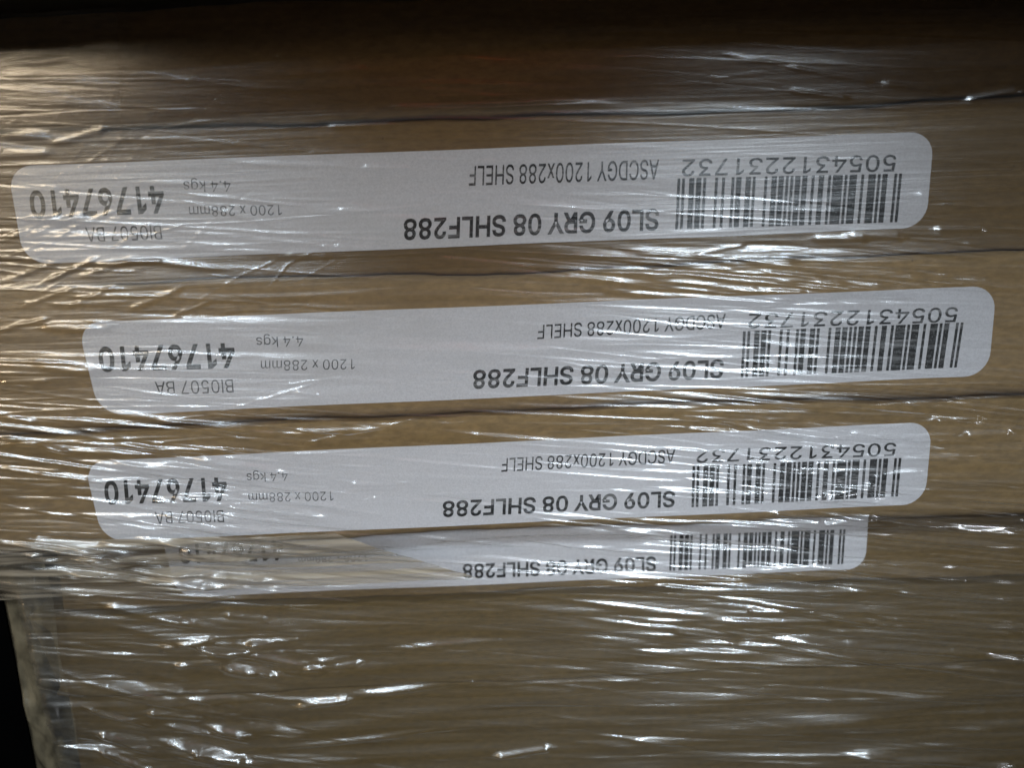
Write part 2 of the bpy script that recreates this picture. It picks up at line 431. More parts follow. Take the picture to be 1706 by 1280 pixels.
# ------------------------------------------------------------------ labels: measured outlines and text lines
PAPER = paper_material()
INK = ink_material('black_print', .006, .45)
INK_BOLD = ink_material('bold_black_print', .005, .22)
INK_GREY = ink_material('faded_grey_print', .055, .55)
GLYPH = {
    '0': [89, '39 -1,34 0,30 2,22 8,19 12,16 17,14 22,12 28,10 35,10 42,9 50,10 58,10 65,12 72,14 78,16 83,19 88,22 92,30 98,34 100,39 101,50 101,55 100,59 98,67 92,70 88,76 78,77 72,79 65,79 58,80 50,79 42,79 35,77 28,76 22,70 12,67 8,64 5,59 2,55 0,50 -1', '48 10,54 12,57 14,59 17,62 20,63 24,65 28,67 38,67 44,68 50,67 56,67 62,65 72,63 76,62 80,59 83,57 86,54 88,48 90,41 90,35 88,32 86,28 80,24 72,22 62,22 56,21 50,22 44,22 38,24 28,28 20,32 14,35 12,41 10'],
    '1': [89, '54 100,54 0,42 0,42 88,17 70,17 84,39 100'],
    '2': [89, '13 0,13 9,46 45,49 48,51 51,53 53,55 56,59 60,62 66,63 71,63 76,62 78,60 82,58 86,54 88,51 89,49 90,39 90,36 89,32 87,30 85,29 83,27 81,26 79,25 74,25 71,13 71,13 76,14 80,15 83,17 87,19 90,22 93,25 95,28 98,40 101,49 101,57 99,60 98,63 96,66 93,69 91,71 88,73 84,74 81,75 77,75 70,74 68,74 65,73 62,72 60,66 51,63 47,60 44,57 40,52 35,30 12,77 11,77 0'],
    '3': [89, '34 -1,30 0,22 4,16 8,12 14,10 18,9 22,9 26,21 26,22 23,26 15,32 12,35 11,37 10,49 10,52 11,56 13,58 15,60 16,62 18,63 20,65 26,65 31,64 34,63 36,62 39,61 41,59 43,57 44,54 46,48 48,44 48,40 49,31 49,31 59,57 88,14 89,14 100,73 100,73 91,42 55,52 57,56 56,61 54,64 52,68 50,71 47,73 44,75 40,76 37,77 33,77 24,75 16,73 13,70 10,68 7,64 5,61 2,57 1,52 0,48 -1'],
    '4': [89, '8 21,8 31,49 100,61 100,21 33,81 32,81 21', '55 0,55 62,67 62,67 0'],
    '5': [89, '39 -1,31 1,28 2,24 4,21 6,19 9,16 12,14 15,13 18,12 22,12 26,24 26,24 23,27 17,29 16,30 14,36 11,39 10,46 10,49 11,52 11,54 13,57 14,59 16,60 18,62 21,63 23,64 26,64 38,63 41,62 43,60 46,54 52,51 53,49 54,38 54,35 53,27 50,25 48,13 50,19 100,72 100,72 89,30 89,26 59,30 62,33 63,37 65,42 65,45 66,48 65,52 65,61 62,63 60,66 58,70 54,72 51,74 45,76 42,76 39,77 36,77 27,76 23,74 19,73 15,70 11,64 5,61 3,57 1,53 0,48 -1'],
    '6': [89, '40 -1,32 1,28 3,25 5,19 11,15 19,13 27,12 32,13 35,13 39,14 43,18 51,20 56,23 61,27 67,50 100,63 100,30 51,29 53,31 55,32 57,34 58,37 60,40 61,44 62,51 62,59 60,65 56,71 50,73 47,74 44,75 40,76 35,76 26,74 18,72 14,70 11,64 5,61 3,57 1,49 -1', '50 10,52 11,55 12,59 16,60 18,62 20,63 22,64 25,64 37,63 39,62 42,60 44,59 46,57 48,55 49,52 51,47 52,42 52,39 51,36 51,34 49,32 48,30 46,29 44,27 42,26 40,25 37,25 25,26 22,27 20,29 18,30 16,34 12,36 11,39 10'],
    '7': [89, '19 0,64 88,12 89,12 100,77 100,77 88,32 0'],
    '8': [89, '40 -1,35 0,27 2,23 4,20 7,17 9,13 15,11 19,10 23,10 30,12 36,13 38,14 41,22 49,25 50,27 51,30 52,26 54,23 55,21 58,18 61,16 64,15 67,14 71,14 78,15 82,16 85,22 94,25 96,29 98,32 99,40 101,49 101,57 99,60 98,66 94,69 91,73 85,74 82,75 78,75 71,74 67,73 64,71 61,68 58,66 55,62 54,59 52,62 51,64 50,67 49,75 41,76 38,77 36,79 30,79 23,78 19,76 15,72 9,69 7,66 4,62 2,54 0,49 -1', '51 10,53 11,56 12,60 14,62 16,63 18,65 20,66 22,66 30,65 32,65 35,63 37,62 39,60 41,58 42,56 44,50 46,39 46,33 44,31 42,29 41,27 39,26 37,24 35,23 32,23 22,25 18,29 14,35 11,38 10', '49 57,52 58,56 60,59 63,63 71,63 76,62 79,60 83,58 86,50 90,39 90,31 86,30 84,28 83,27 81,26 76,26 71,27 69,28 65,33 60,39 57'],
    '9': [89, '49 101,57 99,61 97,64 95,70 89,74 81,76 73,76 61,75 57,71 49,69 44,66 39,62 33,39 0,26 0,59 49,60 47,58 45,57 43,55 42,52 40,49 39,45 38,38 38,30 40,24 44,18 50,16 53,15 56,13 60,13 65,12 69,13 74,15 82,17 86,19 89,25 95,28 97,32 99,40 101', '39 90,37 89,34 88,30 84,29 82,27 80,26 78,25 75,25 63,26 61,27 58,29 56,30 54,32 52,34 51,37 49,42 48,47 48,50 49,55 51,57 52,59 54,60 56,62 58,63 60,64 63,64 75,63 78,62 80,60 82,59 84,55 88,52 89,50 90'],
    'A': [94, '3 0,40 100,54 100,91 0,78 0,56 59,55 62,54 66,53 69,52 73,51 78,49 82,47 88,46 94,46 88,45 82,43 77,41 69,39 65,37 59,17 0', '22 28,22 39,73 39,73 28'],
    'B': [90, '12 0,12 100,52 100,57 99,61 98,65 96,68 95,73 90,75 87,77 81,78 77,78 68,77 65,75 61,70 56,62 52,64 51,67 51,69 50,71 48,74 47,76 45,77 42,79 40,82 31,82 23,81 20,80 16,79 13,77 10,74 8,71 5,68 4,64 2,54 0', '24 11,54 11,58 12,62 14,65 16,67 18,69 21,70 24,70 29,69 32,66 38,64 40,62 41,60 43,58 44,55 45,24 45', '24 56,49 56,52 57,57 58,59 59,64 64,65 66,66 71,66 76,65 79,63 82,59 86,56 88,52 89,24 89'],
    'C': [100, '46 -1,40 0,35 2,25 8,21 12,17 17,11 29,9 35,8 42,8 58,9 65,11 71,17 83,21 87,25 92,35 98,40 100,46 101,60 101,63 100,67 99,70 98,73 96,76 95,79 93,84 88,90 79,91 76,93 68,80 68,80 71,79 73,78 76,77 78,75 79,74 81,72 83,68 85,66 87,60 89,57 89,55 90,48 89,40 87,36 85,27 76,25 72,21 62,21 56,20 50,21 44,21 38,25 28,27 24,36 15,40 13,48 11,53 10,57 11,60 11,64 13,68 15,72 17,74 19,75 21,77 22,78 25,80 29,80 32,93 32,91 24,90 21,84 12,79 7,76 5,73 4,70 2,64 0,60 -1'],
    'D': [99, '19 0,19 11,48 11,53 12,58 14,66 18,70 22,72 25,74 29,76 34,78 44,78 56,75 71,72 75,70 79,66 82,63 84,59 86,54 88,49 89,18 89,18 100,51 100,58 99,64 97,74 91,78 87,82 82,85 77,88 71,89 65,90 58,91 50,88 29,85 23,82 18,78 13,74 9,69 6,63 3,57 2,50 0', '24 100,24 0,12 0,12 100'],
    'E': [82, '12 0,12 100,73 100,73 89,24 89,24 56,70 56,70 45,24 45,24 11,74 11,74 0'],
    'F': [81, '12 0,12 100,73 100,73 89,24 89,24 55,68 55,68 43,24 43,24 0'],
    'G': [102, '46 -1,40 0,35 2,29 5,25 8,20 13,17 17,11 29,9 35,8 42,8 58,9 65,11 71,17 83,20 87,25 92,29 95,34 98,40 100,46 101,60 101,63 100,67 99,70 98,82 90,84 87,86 85,90 79,91 76,92 72,93 69,80 69,75 79,70 84,60 89,57 89,55 90,52 90,40 87,36 85,27 76,25 72,21 62,21 56,20 50,21 44,21 38,25 28,27 24,36 15,40 13,48 11,53 10,57 11,61 11,64 12,68 14,74 18,78 24,79 28,81 31,81 35,82 40,85 39,56 39,56 50,94 50,94 33,93 28,89 18,86 14,78 6,74 4,69 1,59 -1'],
    'H': [102, '12 0,12 100,24 100,24 57,77 57,77 100,90 100,90 0,77 0,77 46,24 46,24 0'],
    'I': [34, '10 0,10 100,22 100,22 0'],
    'L': [77, '12 0,12 100,24 100,24 11,71 11,71 0'],
    'R': [88, '12 0,12 100,52 100,57 99,61 98,69 94,75 88,77 85,78 82,80 78,80 61,78 57,77 53,75 50,72 47,69 45,61 41,57 40,52 39,19 39,19 50,50 50,53 51,56 51,59 52,61 54,63 55,64 57,66 59,67 61,67 64,68 66,68 72,67 75,66 80,61 85,58 86,56 87,50 89,24 89,24 0', '69 0,45 45,60 45,84 0'],
    'S': [88, '39 -2,29 0,21 4,18 6,15 9,11 15,9 19,8 23,8 27,21 27,21 24,22 22,23 19,24 17,26 15,30 13,33 12,35 11,38 10,50 10,59 13,61 14,65 18,67 22,68 25,68 30,66 34,64 37,56 41,53 42,51 43,48 44,36 47,30 49,25 51,17 57,14 60,12 64,11 68,10 73,10 77,11 81,13 85,17 91,20 94,23 96,27 98,35 100,40 101,49 101,54 100,62 98,66 96,69 94,72 91,76 85,77 82,79 74,66 74,66 78,62 84,56 88,53 89,49 90,38 90,35 89,29 86,25 82,23 78,23 69,24 67,26 66,27 64,35 60,38 59,40 58,52 55,54 54,59 53,61 52,64 51,66 50,68 48,71 47,73 45,74 43,78 39,79 36,80 34,80 23,79 19,78 16,76 12,74 9,71 7,67 4,64 2,59 0,55 -1,49 -2'],
    'Y': [93, '40 0,40 41,3 100,18 100,38 68,39 65,41 62,42 60,44 57,45 55,46 52,48 49,49 45,44 45,45 49,47 52,49 58,51 60,52 63,54 65,55 68,75 100,89 100,53 41,53 0'],
    'k': [75, '22 27,22 42,56 75,71 75,36 39', '10 0,10 100,22 100,22 0', '58 0,29 37,38 45,73 0'],
    'g': [84, '41 -30,37 -29,33 -29,29 -28,23 -26,21 -25,18 -23,16 -22,14 -20,13 -18,11 -16,10 -14,20 -8,22 -10,23 -12,25 -14,27 -15,32 -18,35 -19,45 -19,49 -18,52 -17,55 -15,58 -12,60 -9,61 -5,61 13,59 12,52 4,50 3,47 2,45 1,34 1,26 3,22 5,13 14,9 22,7 32,7 43,9 53,11 58,13 62,22 71,26 73,34 75,39 76,42 75,45 75,48 74,54 71,55 69,57 68,59 65,60 63,62 75,73 75,73 -6,72 -11,71 -14,69 -18,64 -23,61 -25,57 -27,49 -29,45 -29', '47 12,49 13,52 15,58 21,61 30,61 45,60 49,58 55,52 61,49 63,47 64,44 65,37 65,31 63,29 61,26 59,24 57,23 54,21 52,20 48,20 45,19 42,19 34,20 30,20 27,21 24,23 21,24 19,26 17,29 15,31 13,34 12'],
    's': [72, '36 -2,32 -1,28 -1,19 2,17 4,14 5,12 7,10 10,9 12,8 15,7 19,18 21,19 18,21 16,22 14,24 12,27 11,29 10,32 9,39 9,43 10,46 11,48 12,52 16,53 20,52 24,50 27,44 30,29 33,25 35,20 37,14 41,10 47,10 50,9 54,9 57,11 63,15 67,17 70,20 71,23 73,29 75,33 75,37 76,40 75,44 75,53 72,55 70,57 69,59 67,60 64,62 62,63 60,64 57,53 54,52 57,49 60,48 62,46 64,43 65,31 65,28 64,26 62,24 61,22 59,21 54,22 51,23 49,28 46,34 44,45 41,50 40,54 38,60 34,64 28,65 25,65 18,63 12,61 9,57 5,51 1,48 0,44 -1,40 -1'],
    'm': [120, '10 0,10 75,22 75,22 58,23 64,24 66,28 70,30 71,32 73,36 75,41 76,47 76,51 75,54 73,59 68,61 65,62 62,63 58,62 61,63 63,65 65,66 67,70 71,72 72,75 74,77 75,80 75,83 76,89 76,98 73,100 71,103 70,105 67,106 65,108 62,109 58,109 0,97 0,97 54,96 57,95 59,91 63,85 65,80 65,78 64,75 64,72 62,69 59,66 53,66 0,54 0,54 54,53 57,52 59,48 63,42 65,37 65,35 64,29 62,26 59,24 55,23 52,22 50,22 0'],
    'x': [74, '4 0,18 0,70 75,55 75', '55 0,70 0,20 75,6 75'],
    '.': [37, '17 -1,15 0,12 2,10 5,10 12,14 16,17 17,21 17,24 16,25 14,27 12,28 10,28 6,26 3,24 1,22 0'],
}


def _fill(contours, bold):
    cu = bpy.data.curves.new('letters', 'CURVE')
    cu.dimensions = '2D'
    cu.fill_mode = 'BOTH'
    for pts in contours:
        sp = cu.splines.new('POLY')
        sp.points.add(len(pts) - 1)
        for q, (a, b) in zip(sp.points, pts):
            q.co = (a, b, 0, 1)
        sp.use_cyclic_u = True
    cu.offset = bold
    o = bpy.data.objects.new('letters', cu)
    COL.objects.link(o)
    bpy.context.view_layer.update()
    me = o.evaluated_get(bpy.context.evaluated_depsgraph_get()).to_mesh()
    V = [(v.co[0], v.co[1]) for v in me.vertices]
    P = [tuple(p.vertices) for p in me.polygons]
    bpy.data.objects.remove(o)
    bpy.data.curves.remove(cu)
    return V, P


def area(p):
    return sum(p[i - 1][0] * p[i][1] - p[i][0] * p[i - 1][1] for i in range(len(p))) / 2


HOLED, HOLED_FIRST = '0689Bg', ''
_cache = {}


def text_mesh(s, bold):
    """outline letters laid out on a base line, filled as flat faces; strokes that cross lie a hair apart"""
    V, P = [], []
    x = 0.0
    for ch in s:
        if ch == ' ':
            x += 34
            continue
        gl = GLYPH[ch]
        if (ch, bold) not in _cache:
            cs = [[tuple(map(float, p.split())) for p in c.split(',')] for c in gl[1:]]
            if ch in HOLED:
                parts = [cs]
            elif ch in HOLED_FIRST:
                parts = [cs[:2]] + [[c] for c in cs[2:]]
            else:
                parts = [[c] for c in cs]
            _cache[ch, bold] = [_fill(c, bold) for c in parts]
        for lay, (v, p) in enumerate(_cache[ch, bold]):
            b = len(V)
            V += [(x + q[0], q[1], lay) for q in v]
            P += [tuple(i + b for i in f) for f in p]
        x += gl[0]
    xs = [v[0] for v in V]
    return V, P, min(xs), max(xs)


EAN_L = ['0001101', '0011001', '0010011', '0111101', '0100011', '0110001', '0101111', '0111011', '0110111', '0001011']
EAN_P = ['LLLLLL', 'LLGLGG', 'LLGGLG', 'LLGGGL', 'LGLLGG', 'LGGLLG', 'LGGGLL', 'LGLGLG', 'LGLGGL', 'LGGLGL']


def ean13(d):
    out = '101'
    for ch, k in zip(d[1:7], EAN_P[int(d[0])]):
        p = EAN_L[int(ch)]
        if k == 'G':
            p = ''.join('10'[int(b)] for b in p)[::-1]
        out += p
    out += '01010'
    for ch in d[7:]:
        out += ''.join('10'[int(b)] for b in EAN_L[int(ch)])
    return out + '101'


BARS = ean13('5054312231732')
# every entry: base line start and end in the photo (the print stands on its head), then the up direction at cap height
LINES = [('product_code', 'SL09 GRY 08 SHLF288', 4.0, INK_BOLD), ('description_text', 'ASCDGY 1200x288 SHELF', 1.2, INK_BOLD),
         ('barcode_number', '5054312231732', 1.5, INK), ('article_number', '41767410', 5.0, INK_BOLD),
         ('batch_code', 'BI0507 BA', 0.0, INK_GREY), ('weight_text', '4.4 kgs', -0.5, INK_GREY), ('size_text', '1200 x 288mm', -0.5, INK_GREY)]
PRINT = {
    1: dict(outline=[(13, 277), (1556, 219), (1542, 379), (41, 440)], radius=40, mid=(402 - 407),
            lines=[((1098, 349), (673, 366), (-1, 33)), ((1098, 266), (782, 277), (-1, 32)), ((1493, 258), (1137, 266), (-2, 27)),
                   ((272, 311), (48, 320), (5, 42)), ((268, 375), (142, 379), (3, 24)), ((384, 301), (306, 302), (1, 18)),
                   ((469, 341), (315, 344), (1, 17))],
            bars=((1502, 289), (1494, 370), (1129, 297), (1125, 382))),
    2: dict(outline=[(129, 537), (1660, 476), (1646, 626), (166, 692)], radius=40, mid=0,
            lines=[((1206, 600), (789, 618), (-2, 29)), ((1209, 523), (896, 542), (-1, 23)), ((1596, 512), (1248, 523), (-3, 24)),
                   ((390, 573), (163, 580), (4, 38)), ((388, 632), (258, 636), (2, 22)), ((505, 560), (427, 562), (1, 17)),
                   ((591, 598), (435, 601), (0, 17))],
            bars=((1604.5, 537), (1593, 612), (1238, 552), (1234, 629))),
    3: dict(outline=[(140, 769), (1553, 703), (1540, 840), (172, 903)], radius=37, mid=0,
            lines=[((1125, 819), (738, 836), (-1, 25)), ((1125, 749), (836, 764), (-1, 22)), ((1493, 738), (1161, 750), (-2, 21)),
                   ((377, 797), (173, 803), (3, 36)), ((372, 850), (258, 853), (2, 20)), ((479, 786), (411, 789), (1, 15)),
                   ((555, 819), (414, 822), (1, 15))],
            bars=((1501, 763), (1495, 827), (1154, 777), (1152, 845))),
    4: dict(outline=[(268, 889), (1448, 836), (1441, 948), (296, 995)], radius=30, mid=0,
            lines=[((1093, 928), (771, 941), (0, 23)), None, None,
                   ((471, 903), (297, 909), (3, 29)), ((469, 949), (378, 953), (1, 16)), None,
                   ((612, 922), (497, 926), (1, 13))],
            bars=((1408, 882), (1404, 940), (1117, 892), (1115, 951))),
}
PAPER_T = 0.00012


def rounded(outline, r):
    """corner-rounded outline in photo measure"""
    P = [np.array(p, float) for p in outline]
    pts = []
    for i in range(4):
        a, b, c = P[i - 1], P[i], P[(i + 1) % 4]
        p0 = b + (a - b) / np.linalg.norm(a - b) * r
        p1 = b + (c - b) / np.linalg.norm(c - b) * r
        for t in np.linspace(0, 1, 9):
            # rational quarter arc
            w = 0.7071
            den = (1 - t) ** 2 + 2 * w * t * (1 - t) + t * t
            pts.append(((1 - t) ** 2 * p0 + 2 * w * t * (1 - t) * b + t * t * p1) / den)
        # subdivide the long edges a little for the paper's wavering cut
        q = P[(i + 1) % 4] + (P[i] - P[(i + 1) % 4]) / np.linalg.norm(P[i] - P[(i + 1) % 4]) * r
        n = 24 if np.linalg.norm(q - p1) > 400 else 2
        for t in np.linspace(0, 1, n)[1:-1]:
            e = p1 + (q - p1) * t
            pts.append(e + np.array([0, 0.55 * math.sin(t * 17 + i * 2.0)]))
    return pts


for k, pr in PRINT.items():
    root = BOX[k]
    yf = Y[k]
    ol = rounded(pr['outline'], pr['radius'])
    n = len(ol)
    fr = [at(p[0], p[1], yf) for p in ol]
    v = [(p[0], yf - PAPER_T, p[2]) for p in fr] + [(p[0], yf + 0.0003, p[2]) for p in fr]
    f = [tuple(range(n))[::-1]] + [(i, (i + 1) % n, n + (i + 1) % n, n + i) for i in range(n)]
    lab = mesh_obj('label', v, f, PAPER, root)
    lab.location = -root.location
    yt = yf - PAPER_T - 0.00004
    for (nm, s, bold, ink), ln in zip(LINES, pr['lines']):
        if ln is None:
            continue
        V, Fc, a0, a1 = text_mesh(s, bold)
        p0, p1, up = (np.array(q, float) for q in ln)
        vv = []
        for x, yy, lay in V:
            q = p0 + (p1 - p0) * ((x - a0) / (a1 - a0)) + up * (yy / 100.0)
            w = at(q[0], q[1], yf)
            vv.append((w[0], yt - 0.000012 * lay, w[2]))
        t = mesh_obj(nm, vv, Fc, ink, lab)
    tr_, br_, tl_, bl_ = (np.array(q, float) for q in pr['bars'])
    vv, ff = [], []
    i = 0
    while i < 95:
        if BARS[i] == '1':
            j = i
            while j < 95 and BARS[j] == '1':
                j += 1
            gain = 0.10
            c = []
            for a in ((i - gain) / 95, (j + gain) / 95):
                c += [tr_ + (tl_ - tr_) * a, br_ + (bl_ - br_) * a]
            b = len(vv)
            for q in (c[0], c[1], c[3], c[2]):
                w = at(q[0], q[1], yf)
                vv.append((w[0], yt, w[2]))
            ff.append((b, b + 1, b + 2, b + 3))
            i = j
        else:
            i += 1
    mesh_obj('barcode', vv, ff, INK_BOLD, lab)

# ------------------------------------------------------------------ the black post beside the lower boxes
yp = 0.0130
xe = at(25, 1110, yp)[0]
zt = at(20, 925, yp)[2]
v, f = box_mesh(xe - .06, xe, yp, yp + .05, -.26, zt)
post = mesh_obj('upright_post', v, f, plain('black_paint', (.0015, .0015, .0015), 0.8, 0.0))
post['label'] = 'black upright post cut off by the lower left corner of the photo'
post['category'] = 'post'

# ------------------------------------------------------------------ the stretch film
PX0, PX1, PZ0, PZ1 = -150, 1860, -90, 1385          # photo range that the sheet covers
NX, NZ = 940, 1290
RNG = np.random.RandomState(7)
gx = np.linspace(PX0, PX1, NX)
gz = np.linspace(PZ0, PZ1, NZ)
H = np.zeros((NZ, NX), np.float32)                   # wrinkle height in photo units, towards the viewer
SX, SZ = (PX1 - PX0) / (NX - 1), (PZ1 - PZ0) / (NZ - 1)


def fold(pts, w, slope, taper=0.25, curve=0.0):
    """one pleat of the film along a polyline: w half width, slope the steepness of its flanks"""
    pts = [np.array(p, float) for p in pts]
    if len(pts) == 2 and curve:
        a, b = pts
        nrm = np.array([-(b - a)[1], (b - a)[0]])
        pts = [a + (b - a) * t + nrm * curve * math.sin(math.pi * t) for t in np.linspace(0, 1, 9)]
    L = [np.linalg.norm(pts[i + 1] - pts[i]) for i in range(len(pts) - 1)]
    tot = sum(L)
    xs = [p[0] for p in pts]
    ys = [p[1] for p in pts]
    pad = 4 * w + 4
    i0, i1 = max(0, int((min(xs) - pad - PX0) / SX)), min(NX, int((max(xs) + pad - PX0) / SX) + 2)
    j0, j1 = max(0, int((min(ys) - pad - PZ0) / SZ)), min(NZ, int((max(ys) + pad - PZ0) / SZ) + 2)
    if i1 <= i0 or j1 <= j0:
        return
    X_, Z_ = np.meshgrid(gx[i0:i1], gz[j0:j1])
    best = np.full(X_.shape, 1e9)
    along = np.zeros(X_.shape)
    run = 0.0
    for k in range(len(pts) - 1):
        a, d, l = pts[k], (pts[k + 1] - pts[k]) / max(L[k], 1e-6), L[k]
        t = (X_ - a[0]) * d[0] + (Z_ - a[1]) * d[1]
        tc = np.clip(t, 0, l)
        dd = np.hypot(X_ - a[0] - d[0] * tc, Z_ - a[1] - d[1] * tc)
        m_ = dd < best
        best = np.where(m_, dd, best)
        along = np.where(m_, run + tc, along)
        run += l
    s = along / tot
    env = np.clip(np.minimum(s, 1 - s) / max(taper, 1e-3), 0, 1)
    env = env * env * (3 - 2 * env)
    ww = w * (0.55 + 0.45 * env)
    H[j0:j1, i0:i1] += (slope * w * 1.16 * (0.15 + .85 * env) * np.exp(-(best / ww) ** 2)).astype(np.float32)


# base surface: taut over the proud edges of the boxes, bridging the recesses
zs_w = np.linspace(0.075, -0.20, 900)
prof = np.full(zs_w.shape, np.nan)
for k, (x0, x1, zb, zt_, rad) in spec.items():
    if k < 0:
        continue                                      # the overhanging box is outside the wrap
    prof[(zs_w <= zt_ - .001) & (zs_w >= zb + .001)] = Y[k]
ok = ~np.isnan(prof)
prof = np.interp(np.arange(len(prof)), np.flatnonzero(ok), prof[ok])
hull = prof.copy()
idx = []
for i in range(len(zs_w)):                            # lower convex hull of y(z): smaller y is nearer the viewer
    while len(idx) >= 2:
        a, b = idx[-2], idx[-1]
        if (hull[b] - hull[a]) * (i - a) >= (hull[i] - hull[a]) * (b - a):
            idx.pop()
        else:
            break
    idx.append(i)
taut = np.interp(np.arange(len(zs_w)), idx, hull[idx])
ker = np.exp(-(np.arange(-40, 41) / 12.0) ** 2)
loose = np.convolve(np.pad(np.minimum(taut + .5, prof), 40, mode='edge'), ker / ker.sum(), 'valid')
base_prof = np.minimum(0.80 * taut + 0.20 * loose, prof) - 0.0006
base_prof = np.convolve(np.pad(base_prof, 10, mode='edge'), np.ones(21) / 21, 'valid')
pp = np.pad(prof, 9, mode='edge')                      # the film clears every carton
near = np.min([pp[i:i + len(prof)] for i in range(19)], axis=0)
base_prof = np.minimum(base_prof, near - 0.0007)
base_prof = np.convolve(np.pad(base_prof, 6, mode='edge'), np.ones(13) / 13, 'valid') - 0.0003

MM = 0.170 / F_PX                                     # metres per photo unit on the front plane
V = np.zeros((NZ, NX, 3), np.float64)
dirx = np.broadcast_to((gx - 853.0) / F_PX, (NZ, NX))
dirz = np.broadcast_to(((gz - 640.0) / F_PX)[:, None], (NZ, NX))
d = _F[None, None, :] + _R[None, None, :] * dirx[..., None] - _U[None, None, :] * dirz[..., None]
yy = np.full((NZ, NX), 0.004)
for _ in range(14):                                   # where the measured wrinkle positions meet the draped surface
    t = (yy + CAM_D) / d[..., 1]
    zz = d[..., 2] * t
    xx = d[..., 0] * t
    y2 = np.interp(zz, zs_w[::-1], base_prof[::-1])
    low = np.clip((SEAM[4] - 0.002 - zz) / 0.010, 0, 1)
    turn = np.clip((left5 + 0.001 - xx) / 0.007, 0, 1)
    y2 = y2 + low * turn * 0.002
    yy = 0.5 * yy + 0.5 * y2

grow = np.abs(np.gradient(zz, axis=0)) / SZ            # metres per photo unit down the sheet
g_slope = np.gradient(base_prof, zs_w)


def glint_slope(p, dpx, warm=None):
    """flank steepness at which a pleat at p, running along dpx, mirrors the nearest lamp to a viewer in front"""
    i = int(min(max((p[0] - PX0) / SX, 0), NX - 1))
    j = int(min(max((p[1] - PZ0) / SZ, 0), NZ - 1))
    P = np.array([xx[j, i], yy[j, i], zz[j, i]])
    v = CAM - P
    v = v / np.linalg.norm(v)
    best = None
    for c in ([warm] if warm else TUBES):
        ideal = P[0] * (1 + c[1] / 0.17)
        lx = min(max(ideal, c[0] - c[3] / 2), c[0] + c[3] / 2)
        d_ = abs(ideal - lx) + 0.04 * RNG.rand()
        if best is None or d_ < best[0]:
            best = (d_, lx, c)
    l = np.array([best[1], -best[2][1], best[2][2]]) - P
    h = v + l / np.linalg.norm(l)
    h = h / -h[1]
    t = np.array([dpx[0], -dpx[1]]) / math.hypot(*dpx)
    s = np.array([-t[1], t[0]])
    if s[1] < 0:
        s = -s
    g_ = np.interp(P[2], zs_w[::-1], g_slope[::-1])
    return h[0] * s[0] + (h[2] - g_) * s[1], best[0]


